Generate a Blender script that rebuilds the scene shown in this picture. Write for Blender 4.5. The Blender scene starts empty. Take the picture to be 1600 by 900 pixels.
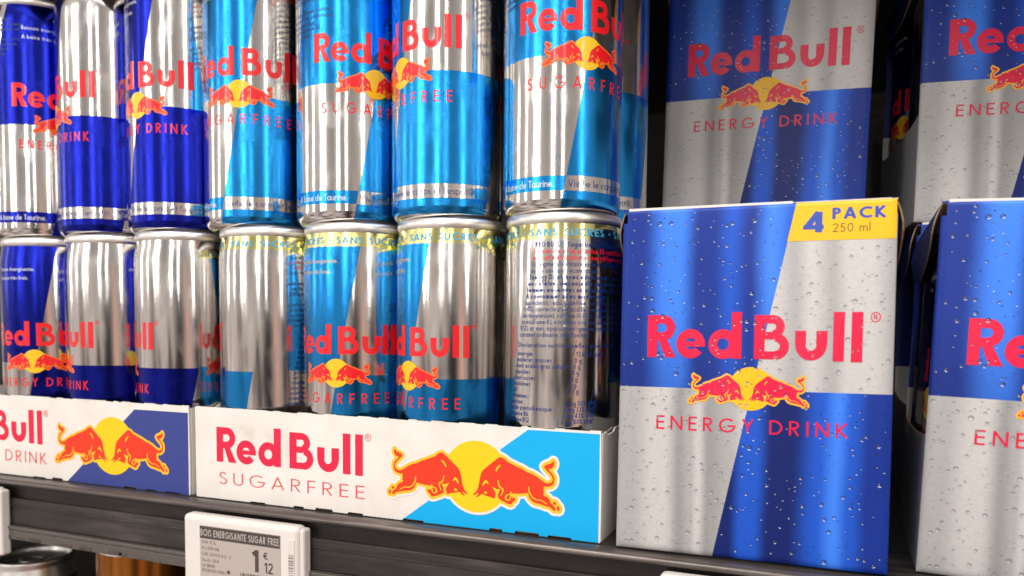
# Energy-drink shelf: cans in trays, four-packs, price rail.  Lengths written in mm, built in metres.
import bpy, bmesh, math, random
from mathutils import Vector, Matrix
from mathutils.geometry import delaunay_2d_cdt
S = 0.001
R = math.radians
scn = bpy.context.scene
C = scn.collection

# ------------------------------------------------------------------ camera
def rot(yaw, pitch, roll):
    return (Matrix.Rotation(yaw, 3, 'Z') @ Matrix.Rotation(pitch, 3, 'X') @ Matrix.Rotation(roll, 3, 'Y'))
cam = bpy.data.cameras.new('camera'); camo = bpy.data.objects.new('camera', cam); C.objects.link(camo)
CR = rot(0.3848, -0.0592, -0.0097)
CM = Matrix((CR.col[0], CR.col[2], -CR.col[1])).transposed().to_4x4()
CM.translation = Vector((301.53, -310.48, 89.98)) * S
camo.matrix_world = CM
cam.sensor_width = 36; cam.lens = 1223.2 * 36 / 1600
cam.shift_x = 0.0; cam.shift_y = 130.9 / 1600
cam.clip_start = 0.01; cam.clip_end = 60
cam.dof.use_dof = True; cam.dof.focus_distance = 0.345; cam.dof.aperture_fstop = 11
scn.camera = camo

# ------------------------------------------------------------------ world: the dim shop around, with bright and dark bands painted in for the can reflections
w = bpy.data.worlds.new('World'); scn.world = w; w.use_nodes = True
nt = w.node_tree; nt.nodes.clear()
def N(nt, t, **k):
    n = nt.nodes.new(t)
    for a, b in k.items(): setattr(n, a, b)
    return n
def mth(nt, op, a, b=None, c=None, clamp=False):
    n = nt.nodes.new('ShaderNodeMath'); n.operation = op; n.use_clamp = clamp
    for i, v in enumerate((a, b, c)):
        if v is None: continue
        if isinstance(v, (int, float)): n.inputs[i].default_value = v
        else: nt.links.new(v, n.inputs[i])
    return n.outputs[0]
def mixc(nt, f, a, b):
    n = nt.nodes.new('ShaderNodeMix'); n.data_type = 'RGBA'
    for sock, v in ((n.inputs[0], f), (n.inputs[6], a), (n.inputs[7], b)):
        if isinstance(v, (int, float)): sock.default_value = v
        elif isinstance(v, tuple): sock.default_value = (*v, 1) if len(v) == 3 else v
        else: nt.links.new(v, sock)
    return n.outputs[2]
def ramp(nt, f, stops, interp='LINEAR'):
    n = nt.nodes.new('ShaderNodeValToRGB'); cr = n.color_ramp; cr.interpolation = interp
    while len(cr.elements) < len(stops): cr.elements.new(0.5)
    for e, (p, c) in zip(cr.elements, stops): e.position = p; e.color = (*c, 1)
    nt.links.new(f, n.inputs[0]); return n.outputs[0]
tc = N(nt, 'ShaderNodeTexCoord'); sp = N(nt, 'ShaderNodeSeparateXYZ'); nt.links.new(tc.outputs['Generated'], sp.inputs[0])
x, y, z = sp.outputs
az = mth(nt, 'ARCTAN2', x, mth(nt, 'MULTIPLY', y, -1.0))        # 0 = straight out of the shelf
elev = mth(nt, 'ARCSINE', z)
cmb = N(nt, 'ShaderNodeCombineXYZ')
nt.links.new(mth(nt, 'ADD', mth(nt, 'MULTIPLY', az, .85), mth(nt, 'MULTIPLY', mth(nt, 'SINE', mth(nt, 'MULTIPLY', elev, 5.0)), .06)), cmb.inputs[0]); nt.links.new(mth(nt, 'MULTIPLY', elev, .5), cmb.inputs[1])
no = N(nt, 'ShaderNodeTexNoise'); no.inputs['Scale'].default_value = 1.6; no.inputs['Detail'].default_value = 2.0; no.inputs['Roughness'].default_value = .35
nt.links.new(cmb.outputs[0], no.inputs['Vector'])
cm2 = N(nt, 'ShaderNodeCombineXYZ')
nt.links.new(mth(nt, 'MULTIPLY', az, 1.5), cm2.inputs[0]); nt.links.new(mth(nt, 'MULTIPLY', elev, 3.4), cm2.inputs[1]); cm2.inputs[2].default_value = 4.2
n2 = N(nt, 'ShaderNodeTexNoise'); n2.inputs['Scale'].default_value = 1.7; n2.inputs['Detail'].default_value = 3.5; n2.inputs['Distortion'].default_value = .5
nt.links.new(cm2.outputs[0], n2.inputs['Vector'])
lo = ramp(nt, n2.outputs[0], [(0.36, (.07, .055, .05)), (0.43, (.30, .24, .215)), (0.49, (.78, .67, .62)), (0.54, (.44, .36, .33)), (0.62, (.92, .81, .76))])
hi = ramp(nt, no.outputs[0], [(0.34, (.26, .235, .22)), (0.5, (.44, .40, .37)), (0.66, (.60, .55, .51))])
up = mth(nt, 'SMOOTH_MIN', mth(nt, 'MULTIPLY', mth(nt, 'ADD', elev, 0.015), 6.0, clamp=True), 1.0, 0.1)
wav = mth(nt, 'MULTIPLY', mth(nt, 'SINE', mth(nt, 'MULTIPLY', elev, 14.0)), .05)
def lobe(a0, wd): 
    q = mth(nt, 'DIVIDE', mth(nt, 'ADD', mth(nt, 'SUBTRACT', az, a0), wav), wd); return mth(nt, 'EXPONENT', mth(nt, 'MULTIPLY', mth(nt, 'MULTIPLY', q, q), -1.0))
lo = mixc(nt, lobe(.50, .26), lo, (.025, .02, .022))  # dark and skin-toned bands painted in as a person's reflection
lo = mixc(nt, lobe(.80, .11), lo, (.80, .46, .35))
lo = mixc(nt, lobe(1.12, .20), lo, (.04, .033, .036))
lo = mixc(nt, mth(nt, 'MULTIPLY', lobe(-.62, .13), .7), lo, (.08, .06, .06))
lo = mixc(nt, mth(nt, 'MULTIPLY', lobe(-1.5, .18), .6), lo, (.10, .07, .06))
col = mixc(nt, up, lo, hi)
bg = N(nt, 'ShaderNodeBackground'); bg.inputs[1].default_value = 0.92
nt.links.new(col, bg.inputs[0])
wo = N(nt, 'ShaderNodeOutputWorld'); nt.links.new(bg.outputs[0], wo.inputs[0])

# ------------------------------------------------------------------ lamps: ceiling panel over the aisle, upright strip lamps added for the streaks on the cans
def area(name, loc, aim, sx, sy, power, col=(1, .94, .885)):
    l = bpy.data.lights.new(name, 'AREA'); l.shape = 'RECTANGLE'; l.size = sx; l.size_y = sy; l.energy = power; l.color = col
    o = bpy.data.objects.new(name, l); C.objects.link(o); o.location = loc
    o.rotation_euler = (Vector(aim) - Vector(loc)).to_track_quat('-Z', 'Y').to_euler(); return o
area('ceiling_lamp', (0.35, -1.10, 1.45), (0.2, 0, 0.1), 1.6, 0.5, 26)
for tx, ty, wd, pw in [(-3.4, -1.2, .10, 5), (-1.05, -1.9, .05, 4), (-0.72, -1.9, .025, 2), (0.30, -1.75, .045, 4), (2.2, -1.3, .07, 4), (-1.9, -1.6, .022, 2), (0.95, -1.9, .02, 2)]:
    area('streak_lamp', (tx, ty, 0.75), (tx * .2 + .1, 0, 0.55), wd, 1.1, pw, (1, .97, .92))

vs = scn.view_settings
vs.view_transform = 'Standard'; vs.look = 'None'; vs.exposure = 0.25; vs.gamma = 1.0
scn.cycles.use_denoising = True
scn.cycles.max_bounces = 10; scn.cycles.glossy_bounces = 6
scn.cycles.caustics_reflective = False; scn.cycles.caustics_refractive = False
scn.cycles.sample_clamp_indirect = 6.0

# ------------------------------------------------------------------ materials
def mat(name, base=(.5, .5, .5), rough=.5, metal=0.0, spec=.5, coat=0.0):
    m = bpy.data.materials.new(name); m.use_nodes = True
    b = m.node_tree.nodes['Principled BSDF']
    b.inputs['Base Color'].default_value = (*base, 1); b.inputs['Roughness'].default_value = rough
    b.inputs['Metallic'].default_value = metal; b.inputs['Specular IOR Level'].default_value = spec
    b.inputs['Coat Weight'].default_value = coat; b.inputs['Coat Roughness'].default_value = .08 if coat > .3 else .3
    return m, m.node_tree, b
def noise(nt, scale, detail=2, vec=None, stretch=None):
    t = N(nt, 'ShaderNodeTexCoord'); n = N(nt, 'ShaderNodeTexNoise'); n.inputs['Scale'].default_value = scale; n.inputs['Detail'].default_value = detail
    src = t.outputs['Object']
    if stretch:
        mp = N(nt, 'ShaderNodeMapping'); mp.inputs['Scale'].default_value = stretch; nt.links.new(src, mp.inputs[0]); src = mp.outputs[0]
    nt.links.new(src, n.inputs['Vector']); return n.outputs[0]
def bump(nt, b, h, strength, dist=.001):
    n = N(nt, 'ShaderNodeBump'); n.inputs['Strength'].default_value = strength; n.inputs['Distance'].default_value = dist
    nt.links.new(h, n.inputs['Height']); nt.links.new(n.outputs[0], b.inputs['Normal'])
M = {}
CAN_BLUE = {'energy': (.014, .022, .36), 'light': (.025, .30, .76)}
SILVER = (.72, .695, .67)
SUN_Z, L0, L2 = 65.8, 1.5, 118.0          # art heights (mm) and seam angles (degrees)
def can_skin(kind):
    m, nt, b = mat('can_print_' + kind, SILVER, .13, 1.0)
    t = N(nt, 'ShaderNodeTexCoord'); s = N(nt, 'ShaderNodeSeparateXYZ'); nt.links.new(t.outputs['Object'], s.inputs[0])
    th = mth(nt, 'MULTIPLY', mth(nt, 'ARCTAN2', s.outputs[0], mth(nt, 'MULTIPLY', s.outputs[1], -1.0)), 180 / math.pi)
    zz = mth(nt, 'MULTIPLY', s.outputs[2], 1000.0)
    dz = mth(nt, 'SUBTRACT', zz, SUN_Z)
    rel = mth(nt, 'SUBTRACT', th, mth(nt, 'MULTIPLY', dz, 0.40))
    top = mth(nt, 'GREATER_THAN', dz, -1.0)
    inII = mth(nt, 'MULTIPLY', mth(nt, 'GREATER_THAN', rel, L0), mth(nt, 'LESS_THAN', rel, L2))
    inI = mth(nt, 'MULTIPLY', mth(nt, 'LESS_THAN', rel, L0), mth(nt, 'GREATER_THAN', rel, -98.0))
    blue = mth(nt, 'ADD', mth(nt, 'MULTIPLY', inI, top), mth(nt, 'MULTIPLY', inII, mth(nt, 'SUBTRACT', 1.0, top)))
    band = mth(nt, 'MULTIPLY', mth(nt, 'MULTIPLY', mth(nt, 'GREATER_THAN', zz, 9.4), mth(nt, 'LESS_THAN', zz, 15.6)), mth(nt, 'ADD', inI, inII))
    blue = mth(nt, 'ABSOLUTE', mth(nt, 'SUBTRACT', blue, band))
    blue = mth(nt, 'MULTIPLY', blue, mth(nt, 'GREATER_THAN', zz, 2.6))
    col = mixc(nt, blue, SILVER, CAN_BLUE[kind])
    if kind == 'light':
        yel = mth(nt, 'GREATER_THAN', zz, 125.6)
        col = mixc(nt, yel, col, (.86, .80, .34))
    nt.links.new(col, b.inputs['Base Color'])
    scuff = mth(nt, 'MULTIPLY', mth(nt, 'SUBTRACT', noise(nt, 130, 5, stretch=(1, 1, .5)), .5, clamp=True), .55)
    nt.links.new(mth(nt, 'ADD', mth(nt, 'ADD', mth(nt, 'MULTIPLY', blue, .08), .11), scuff), b.inputs['Roughness'])
    b.inputs['Anisotropic'].default_value = .5
    tg = N(nt, 'ShaderNodeTangent'); tg.direction_type = 'RADIAL'; tg.axis = 'Z'; nt.links.new(tg.outputs[0], b.inputs['Tangent'])
    h = noise(nt, 48, 1, stretch=(1, 1, .4))
    bump(nt, b, h, .16, .0012)
    return m
M['energy'] = can_skin('energy'); M['light'] = can_skin('light')
def simple(key, *a, bumpy=None, **k):
    m, nt, b = mat(key, *a, **k)
    if bumpy: bump(nt, b, noise(nt, bumpy[0], 3), bumpy[1], bumpy[2] if len(bumpy) > 2 else .0005)
    M[key] = m; return m
simple('lid_metal', (.92, .89, .85), .36, 1.0, bumpy=(900, .05))
simple('can_red', (.78, .008, .016), .28, 0.0, .5, coat=.5)
simple('can_yellow', (.85, .55, .01), .28, 0.0, .5, coat=.4)
simple('can_orange', (.85, .16, .01), .30, 0.0, .5, coat=.4)
simple('ink_blue', (.004, .03, .17), .35)
simple('ink_navy', (.012, .016, .20), .35)
simple('ink_light', (.72, .76, .80), .3, .3)
simple('ink_gold', (.70, .52, .18), .3, .3)
simple('ink_cyan', (.05, .38, .62), .3)
simple('ink_red', (.75, .01, .03), .35)
simple('pack_red', (.72, .004, .055), .34, 0.0, .4)
simple('pack_yellow', (.88, .50, .0), .36, 0.0, .4)
simple('pack_halo', (.90, .45, .03), .36, 0.0, .4)
simple('halo_pale', (.85, .76, .55), .4)
simple('tray_red', (.74, .008, .055), .55)
simple('tray_thin_red', (.74, .10, .11), .55)
simple('tray_sun', (.95, .60, .0), .55)
simple('tray_halo', (.93, .52, .02), .55)
simple('tray_bull', (.86, .035, .004), .55)
simple('tray_white', (.80, .76, .70), .6)
simple('pack_blue_ink', (.02, .065, .45), .4)
simple('brown_ink', (.10, .055, .02), .5)
simple('drop_light', (.62, .66, .74), .3)
simple('drop_dark', (.012, .02, .10), .3)
simple('drop_grey', (.24, .23, .24), .3)
simple('board_brown', (.34, .22, .13), .8, bumpy=(1500, .3))
simple('board_white', (.78, .74, .70), .7, bumpy=(900, .15))
simple('board_grey', (.46, .42, .37), .8, bumpy=(900, .3))
simple('shelf_black', (.012, .012, .013), .5, bumpy=(400, .1))
simple('rail_dark', (.014, .011, .010), .32, 0.0, .5, bumpy=(200, .05))
simple('rail_strip', (.045, .037, .034), .36, 0.0, .5, bumpy=(120, .1))
simple('rail_lip', (.15, .128, .118), .28, .55)
simple('rail_plastic', (.10, .085, .076), .22, 0.0, .6, bumpy=(500, .5, .001))
simple('case_white', (.76, .72, .69), .38, 0.0, .45, bumpy=(1200, .03))
simple('screen_grey', (.48, .42, .39), .42, 0.0, .4)
simple('screen_black', (.07, .058, .053), .45)
simple('screen_faint', (.26, .22, .21), .45)
simple('tag_paper', (.72, .68, .64), .6)
simple('orange_can', (.42, .15, .025), .22, .9, bumpy=(60, .2, .001))
simple('lid_dark', (.10, .095, .09), .3, 1.0)

def worn(key, dark, light, rough, metal=0.0):
    m, nt, b = mat(key, dark, rough, metal, .5)
    f = mth(nt, 'MULTIPLY', noise(nt, 35, 6, stretch=(.35, 1, 1.5)), noise(nt, 260, 4, stretch=(.12, 1, 1)))
    nt.links.new(ramp(nt, f, [(.15, dark), (.34, tuple(.6 * a + .4 * c for a, c in zip(dark, light))), (.44, light)]), b.inputs['Base Color'])
    nt.links.new(mth(nt, 'ADD', mth(nt, 'MULTIPLY', f, .5), rough - .12), b.inputs['Roughness'])
    bump(nt, b, noise(nt, 500, 3, stretch=(.2, 1, 1)), .12, .0005); M[key] = m
worn('rail_dark', (.008, .006, .005), (.035, .028, .024), .36)
worn('rail_strip', (.020, .016, .014), (.075, .062, .056), .40)
worn('rail_lip', (.085, .072, .066), (.26, .22, .205), .30, .5)
worn('shelf_black', (.013, .012, .012), (.06, .055, .05), .42)
def ramp_u(nt, sock, stops): return ramp(nt, sock, stops, 'EASE')
PW, PH = 100.2, 136.3                     # four-pack face, mm
PDIV = 65.4                               # height of the level colour change
def pack_skin(name, side=None):
    """Printed metallised board.  The soft upright bands are part of the printed picture of a can."""
    m, nt, b = mat(name, (.5, .5, .5), .42, .0, .28, coat=.08)
    t = N(nt, 'ShaderNodeTexCoord'); s = N(nt, 'ShaderNodeSeparateXYZ'); nt.links.new(t.outputs['Object'], s.inputs[0])
    u = mth(nt, 'MULTIPLY', s.outputs[0], 1000 / PW); v = mth(nt, 'MULTIPLY', s.outputs[2], 1000.0)
    if side is not None: u = None
    B0, B1, B2, B3 = (.002, .013, .14), (.004, .030, .28), (.010, .090, .58), (.045, .22, .90)
    S0, S1, S2 = (.31, .31, .318), (.405, .403, .405), (.565, .552, .545)
    if side is None:
        wob = mth(nt, 'ADD', u, mth(nt, 'MULTIPLY', mth(nt, 'SUBTRACT', noise(nt, 22, 1), .5), .035))
        btl = ramp_u(nt, wob, [(0, B1), (.08, B1), (.19, B3), (.23, B3), (.31, B1), (.36, B1), (.43, B2), (.50, B1), (.58, B3), (.66, B2)])
        bbr = ramp_u(nt, wob, [(.36, B0), (.44, B0), (.49, B2), (.53, B2), (.59, B0), (.66, B0), (.76, B2), (.82, B3), (.87, B2), (.93, B1), (1, B1)])
        sbl = ramp_u(nt, wob, [(0, S1), (.06, S1), (.15, S2), (.19, S2), (.25, S0), (.29, S1), (.32, S2), (.36, S0), (.44, S1), (.5, S2)])
        str_ = ramp_u(nt, wob, [(.5, S2), (.58, S2), (.66, S1), (.72, S2), (.79, S1), (.85, S2), (.92, S2), (1, S1)])
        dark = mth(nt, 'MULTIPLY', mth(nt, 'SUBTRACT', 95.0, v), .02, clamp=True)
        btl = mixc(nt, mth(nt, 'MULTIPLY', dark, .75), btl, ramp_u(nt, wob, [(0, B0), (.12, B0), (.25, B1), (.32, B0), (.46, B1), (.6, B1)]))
        bl = mth(nt, 'LESS_THAN', mth(nt, 'MULTIPLY', s.outputs[0], 1000.0), mth(nt, 'ADD', mth(nt, 'MULTIPLY', v, .2044), 38.2))
        top = mth(nt, 'GREATER_THAN', v, PDIV)
        c_top = mixc(nt, bl, str_, btl); c_bot = mixc(nt, bl, bbr, sbl)
        col = mixc(nt, top, c_bot, c_top)
        isblue = mth(nt, 'ABSOLUTE', mth(nt, 'SUBTRACT', mth(nt, 'SUBTRACT', 1.0, top), bl))
    else:
        top = mth(nt, 'GREATER_THAN', v, PDIV)
        col = mixc(nt, top, S1 if side == 'left' else B1, B0 if side == 'left' else S1)
    g = noise(nt, 1500, 2, stretch=(.35, 1, 1))
    gm = N(nt, 'ShaderNodeMix'); gm.data_type = 'RGBA'; gm.blend_type = 'MULTIPLY'; gm.inputs[0].default_value = 1.0
    nt.links.new(col, gm.inputs[6]); nt.links.new(ramp(nt, g, [(.3, (.93, .93, .94)), (.7, (1.04, 1.04, 1.03))]), gm.inputs[7]); col = gm.outputs[2]
    nt.links.new(col, b.inputs['Base Color'])
    b.inputs['Metallic'].default_value = .10
    bump(nt, b, mth(nt, 'ADD', noise(nt, 14, 1), mth(nt, 'MULTIPLY', noise(nt, 1500, 2), .03)), .25, .0012)
    return m
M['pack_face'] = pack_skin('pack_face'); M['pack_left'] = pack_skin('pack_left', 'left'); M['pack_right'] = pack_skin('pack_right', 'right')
def tray_skin(name, colr, x0, z0, slope, x1, ztop):
    m, nt, b = mat(name, (.8, .76, .7), .55, 0.0, .35)
    t = N(nt, 'ShaderNodeTexCoord'); s = N(nt, 'ShaderNodeSeparateXYZ'); nt.links.new(t.outputs['Object'], s.inputs[0])
    xx = mth(nt, 'MULTIPLY', s.outputs[0], 1000.0); zz = mth(nt, 'MULTIPLY', s.outputs[2], 1000.0)
    f = mth(nt, 'GREATER_THAN', mth(nt, 'SUBTRACT', xx, mth(nt, 'MULTIPLY', mth(nt, 'SUBTRACT', zz, z0), slope)), x0)
    f = mth(nt, 'MULTIPLY', f, mth(nt, 'LESS_THAN', zz, ztop)); f = mth(nt, 'MULTIPLY', f, mth(nt, 'LESS_THAN', xx, x1))
    st = noise(nt, 45, 4)
    wh = ramp(nt, st, [(.26, (.62, .56, .50)), (.38, (.77, .725, .68)), (.6, (.83, .79, .75))])
    nt.links.new(mixc(nt, f, wh, colr), b.inputs['Base Color'])
    h = mth(nt, 'ADD', noise(nt, 30, 2), mth(nt, 'ADD', mth(nt, 'MULTIPLY', noise(nt, 1100, 2), .06), mth(nt, 'MULTIPLY', noise(nt, 90, 1, stretch=(4, 1, .2)), .12)))
    bump(nt, b, h, .35, .0012)
    return m
M['tray_light'] = tray_skin('tray_light', (.0, .42, .86), 118.8 + 216 * 0, -2.1, 65 / 47.8, 215.2, 45.4)
M['tray_energy'] = tray_skin('tray_energy', (.038, .058, .27), 220 - 93.3 , 0.0, 49.4 / 41.3, 215.2, 43.0)

# ------------------------------------------------------------------ mesh helpers
def obj(name, verts, faces, mats, midx=None, parent=None, smooth=False, normals=None):
    me = bpy.data.meshes.new(name); me.from_pydata([Vector(v) * S for v in verts], [], faces)
    for m in (mats if isinstance(mats, (list, tuple)) else [mats]): me.materials.append(M[m] if isinstance(m, str) else m)
    if midx: me.polygons.foreach_set('material_index', midx)
    if smooth or normals: me.polygons.foreach_set('use_smooth', [True] * len(me.polygons))
    me.update()
    if normals: me.normals_split_custom_set_from_vertices(normals)
    o = bpy.data.objects.new(name, me); C.objects.link(o)
    if parent: o.parent = parent
    return o
def from_bm(name, bm, mats, parent=None, smooth=False):
    bmesh.ops.recalc_face_normals(bm, faces=bm.faces)
    me = bpy.data.meshes.new(name); bm.to_mesh(me); bm.free()
    me.transform(Matrix.Scale(S, 4))
    for m in (mats if isinstance(mats, (list, tuple)) else [mats]): me.materials.append(M[m] if isinstance(m, str) else m)
    if smooth: me.polygons.foreach_set('use_smooth', [True] * len(me.polygons))
    o = bpy.data.objects.new(name, me); C.objects.link(o)
    if parent: o.parent = parent
    return o
def add_box(bm, x0, x1, y0, y1, z0, z1, bev=0, seg=2, mi=0):
    r = bmesh.ops.create_cube(bm, size=1); vs_ = r['verts']
    bmesh.ops.scale(bm, vec=(x1 - x0, y1 - y0, z1 - z0), verts=vs_)
    bmesh.ops.translate(bm, vec=((x0 + x1) / 2, (y0 + y1) / 2, (z0 + z1) / 2), verts=vs_)
    fs = list({f for v in vs_ for f in v.link_faces})
    if bev:
        es = list({e for v in vs_ for e in v.link_edges})
        g = bmesh.ops.bevel(bm, geom=es, offset=bev, segments=seg, profile=.5, affect='EDGES'); fs = [f for f in set(fs) | set(g['faces']) if f.is_valid]
    for f in fs: f.material_index = mi
    return fs
def add_plate(bm, pts, y0, y1, mi=0):
    """an outline in x,z extruded from y0 (front) to y1"""
    a = [bm.verts.new((x, y0, z)) for x, z in pts]; b = [bm.verts.new((x, y1, z)) for x, z in pts]
    f = [bm.faces.new(a), bm.faces.new(b[::-1])]; n = len(pts)
    for i in range(n): f.append(bm.faces.new((a[i], b[i], b[(i + 1) % n], a[(i + 1) % n])))
    for q in f: q.material_index = mi
def add_lathe(bm, prof, n=96, mi=0, close=False):
    rings = []
    for r_, z_ in prof:
        rings.append([bm.verts.new((r_ * math.sin(2 * math.pi * i / n), -r_ * math.cos(2 * math.pi * i / n), z_)) for i in range(n)] if r_ > 1e-6 else [bm.verts.new((0, 0, z_))])
    for a, b in zip(rings, rings[1:]):
        for i in range(n):
            j = (i + 1) % n
            if len(a) == 1: q = (a[0], b[i], b[j])
            elif len(b) == 1: q = (a[i], a[j], b[0])
            else: q = (a[i], a[j], b[j], b[i])
            bm.faces.new(q).material_index = mi
def thing(name, label, cat, loc=(0, 0, 0), group=None, rotm=None):
    o = bpy.data.objects.new(name, None); o.empty_display_size = .02; C.objects.link(o)
    o.location = Vector(loc) * S
    if rotm is not None: o.rotation_euler = rotm.to_euler()
    o['label'] = label; o['category'] = cat
    if group: o['group'] = group
    return o
def copy_thing(src, name, label, loc, rotm=None, group=None):
    r = src.copy(); C.objects.link(r); r.name = name; r.location = Vector(loc) * S
    r.rotation_euler = rotm.to_euler() if rotm is not None else (0, 0, 0); r['label'] = label
    if group: r['group'] = group
    for ch in list(src.children):
        c = ch.copy(); C.objects.link(c); c.parent = r
        for g in list(ch.children):
            d = g.copy(); C.objects.link(d); d.parent = c
    return r

# ------------------------------------------------------------------ flat artwork: layered outlines -> one clean sheet of triangles
def inside(x_, y_, idx, co):
    r_ = False; a = co[idx[-1]]
    for i in idx:
        b = co[i]
        if (a.y > y_) != (b.y > y_) and x_ < (b.x - a.x) * (y_ - a.y) / (b.y - a.y) + a.x: r_ = not r_
        a = b
    return r_
def sheet(layers, cut=None, eps=1e-5):
    """layers = [(polygons, material index)], later ones on top.  Returns verts, tris, material indices."""
    co, fa, pr = [], [], []
    xs = []
    for k, (polys, mi) in enumerate(layers):
        for p in polys:
            if sum(a[0] * b[1] - b[0] * a[1] for a, b in zip(p, p[1:] + p[:1])) < 0: p = p[::-1]
            i = len(co); co += [Vector(q) for q in p]; fa.append(list(range(i, i + len(p)))); pr.append((k, mi)); xs += [q[0] for q in p]
    ys = [c.y for c in co]; ed = []
    if cut:
        X = math.ceil(min(xs) / cut) * cut
        while X < max(xs):
            i = len(co); co += [Vector((X, min(ys) - 1)), Vector((X, max(ys) + 1))]; ed.append((i, i + 1)); X += cut
    V, E, F, ov, oe, of = delaunay_2d_cdt(co, ed, fa, 0, eps, True)
    bb = [(min(co[i].x for i in p), max(co[i].x for i in p), min(co[i].y for i in p), max(co[i].y for i in p)) for p in fa]
    # which outline (topmost) covers each triangle: looked up through a coarse grid of cells
    x0, y0 = min(q[0] for q in bb), min(q[2] for q in bb); cell = max((max(q[1] for q in bb) - x0), (max(q[3] for q in bb) - y0)) / 60 + 1e-6
    cells = {}
    for q in range(len(fa)):
        for i in range(int((bb[q][0] - x0) / cell), int((bb[q][1] - x0) / cell) + 1):
            for j in range(int((bb[q][2] - y0) / cell), int((bb[q][3] - y0) / cell) + 1): cells.setdefault((i, j), []).append(q)
    for q in cells.values(): q.sort(key=lambda k: -pr[k][0])
    tris, mi = [], []
    for f in F:
        cx_, cy_ = sum(V[i].x for i in f) / 3, sum(V[i].y for i in f) / 3
        k = next((q for q in cells.get((int((cx_ - x0) // cell), int((cy_ - y0) // cell)), ()) if bb[q][0] <= cx_ <= bb[q][1] and bb[q][2] <= cy_ <= bb[q][3] and inside(cx_, cy_, fa[q], co)), None)
        if k is None: continue
        tris.append(list(f)); mi.append(pr[k][1])
    return [(v.x, v.y) for v in V], tris, mi
def thick(a, b, wd):
    dx, dy = b[0] - a[0], b[1] - a[1]; l = math.hypot(dx, dy) or 1e-9; nx, ny = -dy / l * wd / 2, dx / l * wd / 2
    return [(a[0] + nx, a[1] + ny), (a[0] - nx, a[1] - ny), (b[0] - nx, b[1] - ny), (b[0] + nx, b[1] + ny)]
def disc(c, r_, n=12): return [(c[0] + r_ * math.cos(2 * math.pi * i / n), c[1] + r_ * math.sin(2 * math.pi * i / n)) for i in range(n)]
def halo(poly, d):
    out = [poly]
    for i in range(len(poly)): out += [thick(poly[i], poly[(i + 1) % len(poly)], 2 * d), disc(poly[i], d, 10)]
    return out
def arc(cx, cy, rx, ry, a0, a1, wd, n=None):
    n = n or max(4, int(abs(a1 - a0) / 11)); o = []
    for i in range(n):
        t0, t1 = R(a0 + (a1 - a0) * i / n), R(a0 + (a1 - a0) * (i + 1) / n)
        P = lambda r1, r2, t: (cx + r1 * math.cos(t), cy + r2 * math.sin(t))
        h = wd / 2
        o.append([P(rx - h, ry - h, t0), P(rx + h, ry + h, t0), P(rx + h, ry + h, t1), P(rx - h, ry - h, t1)])
    return o
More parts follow.
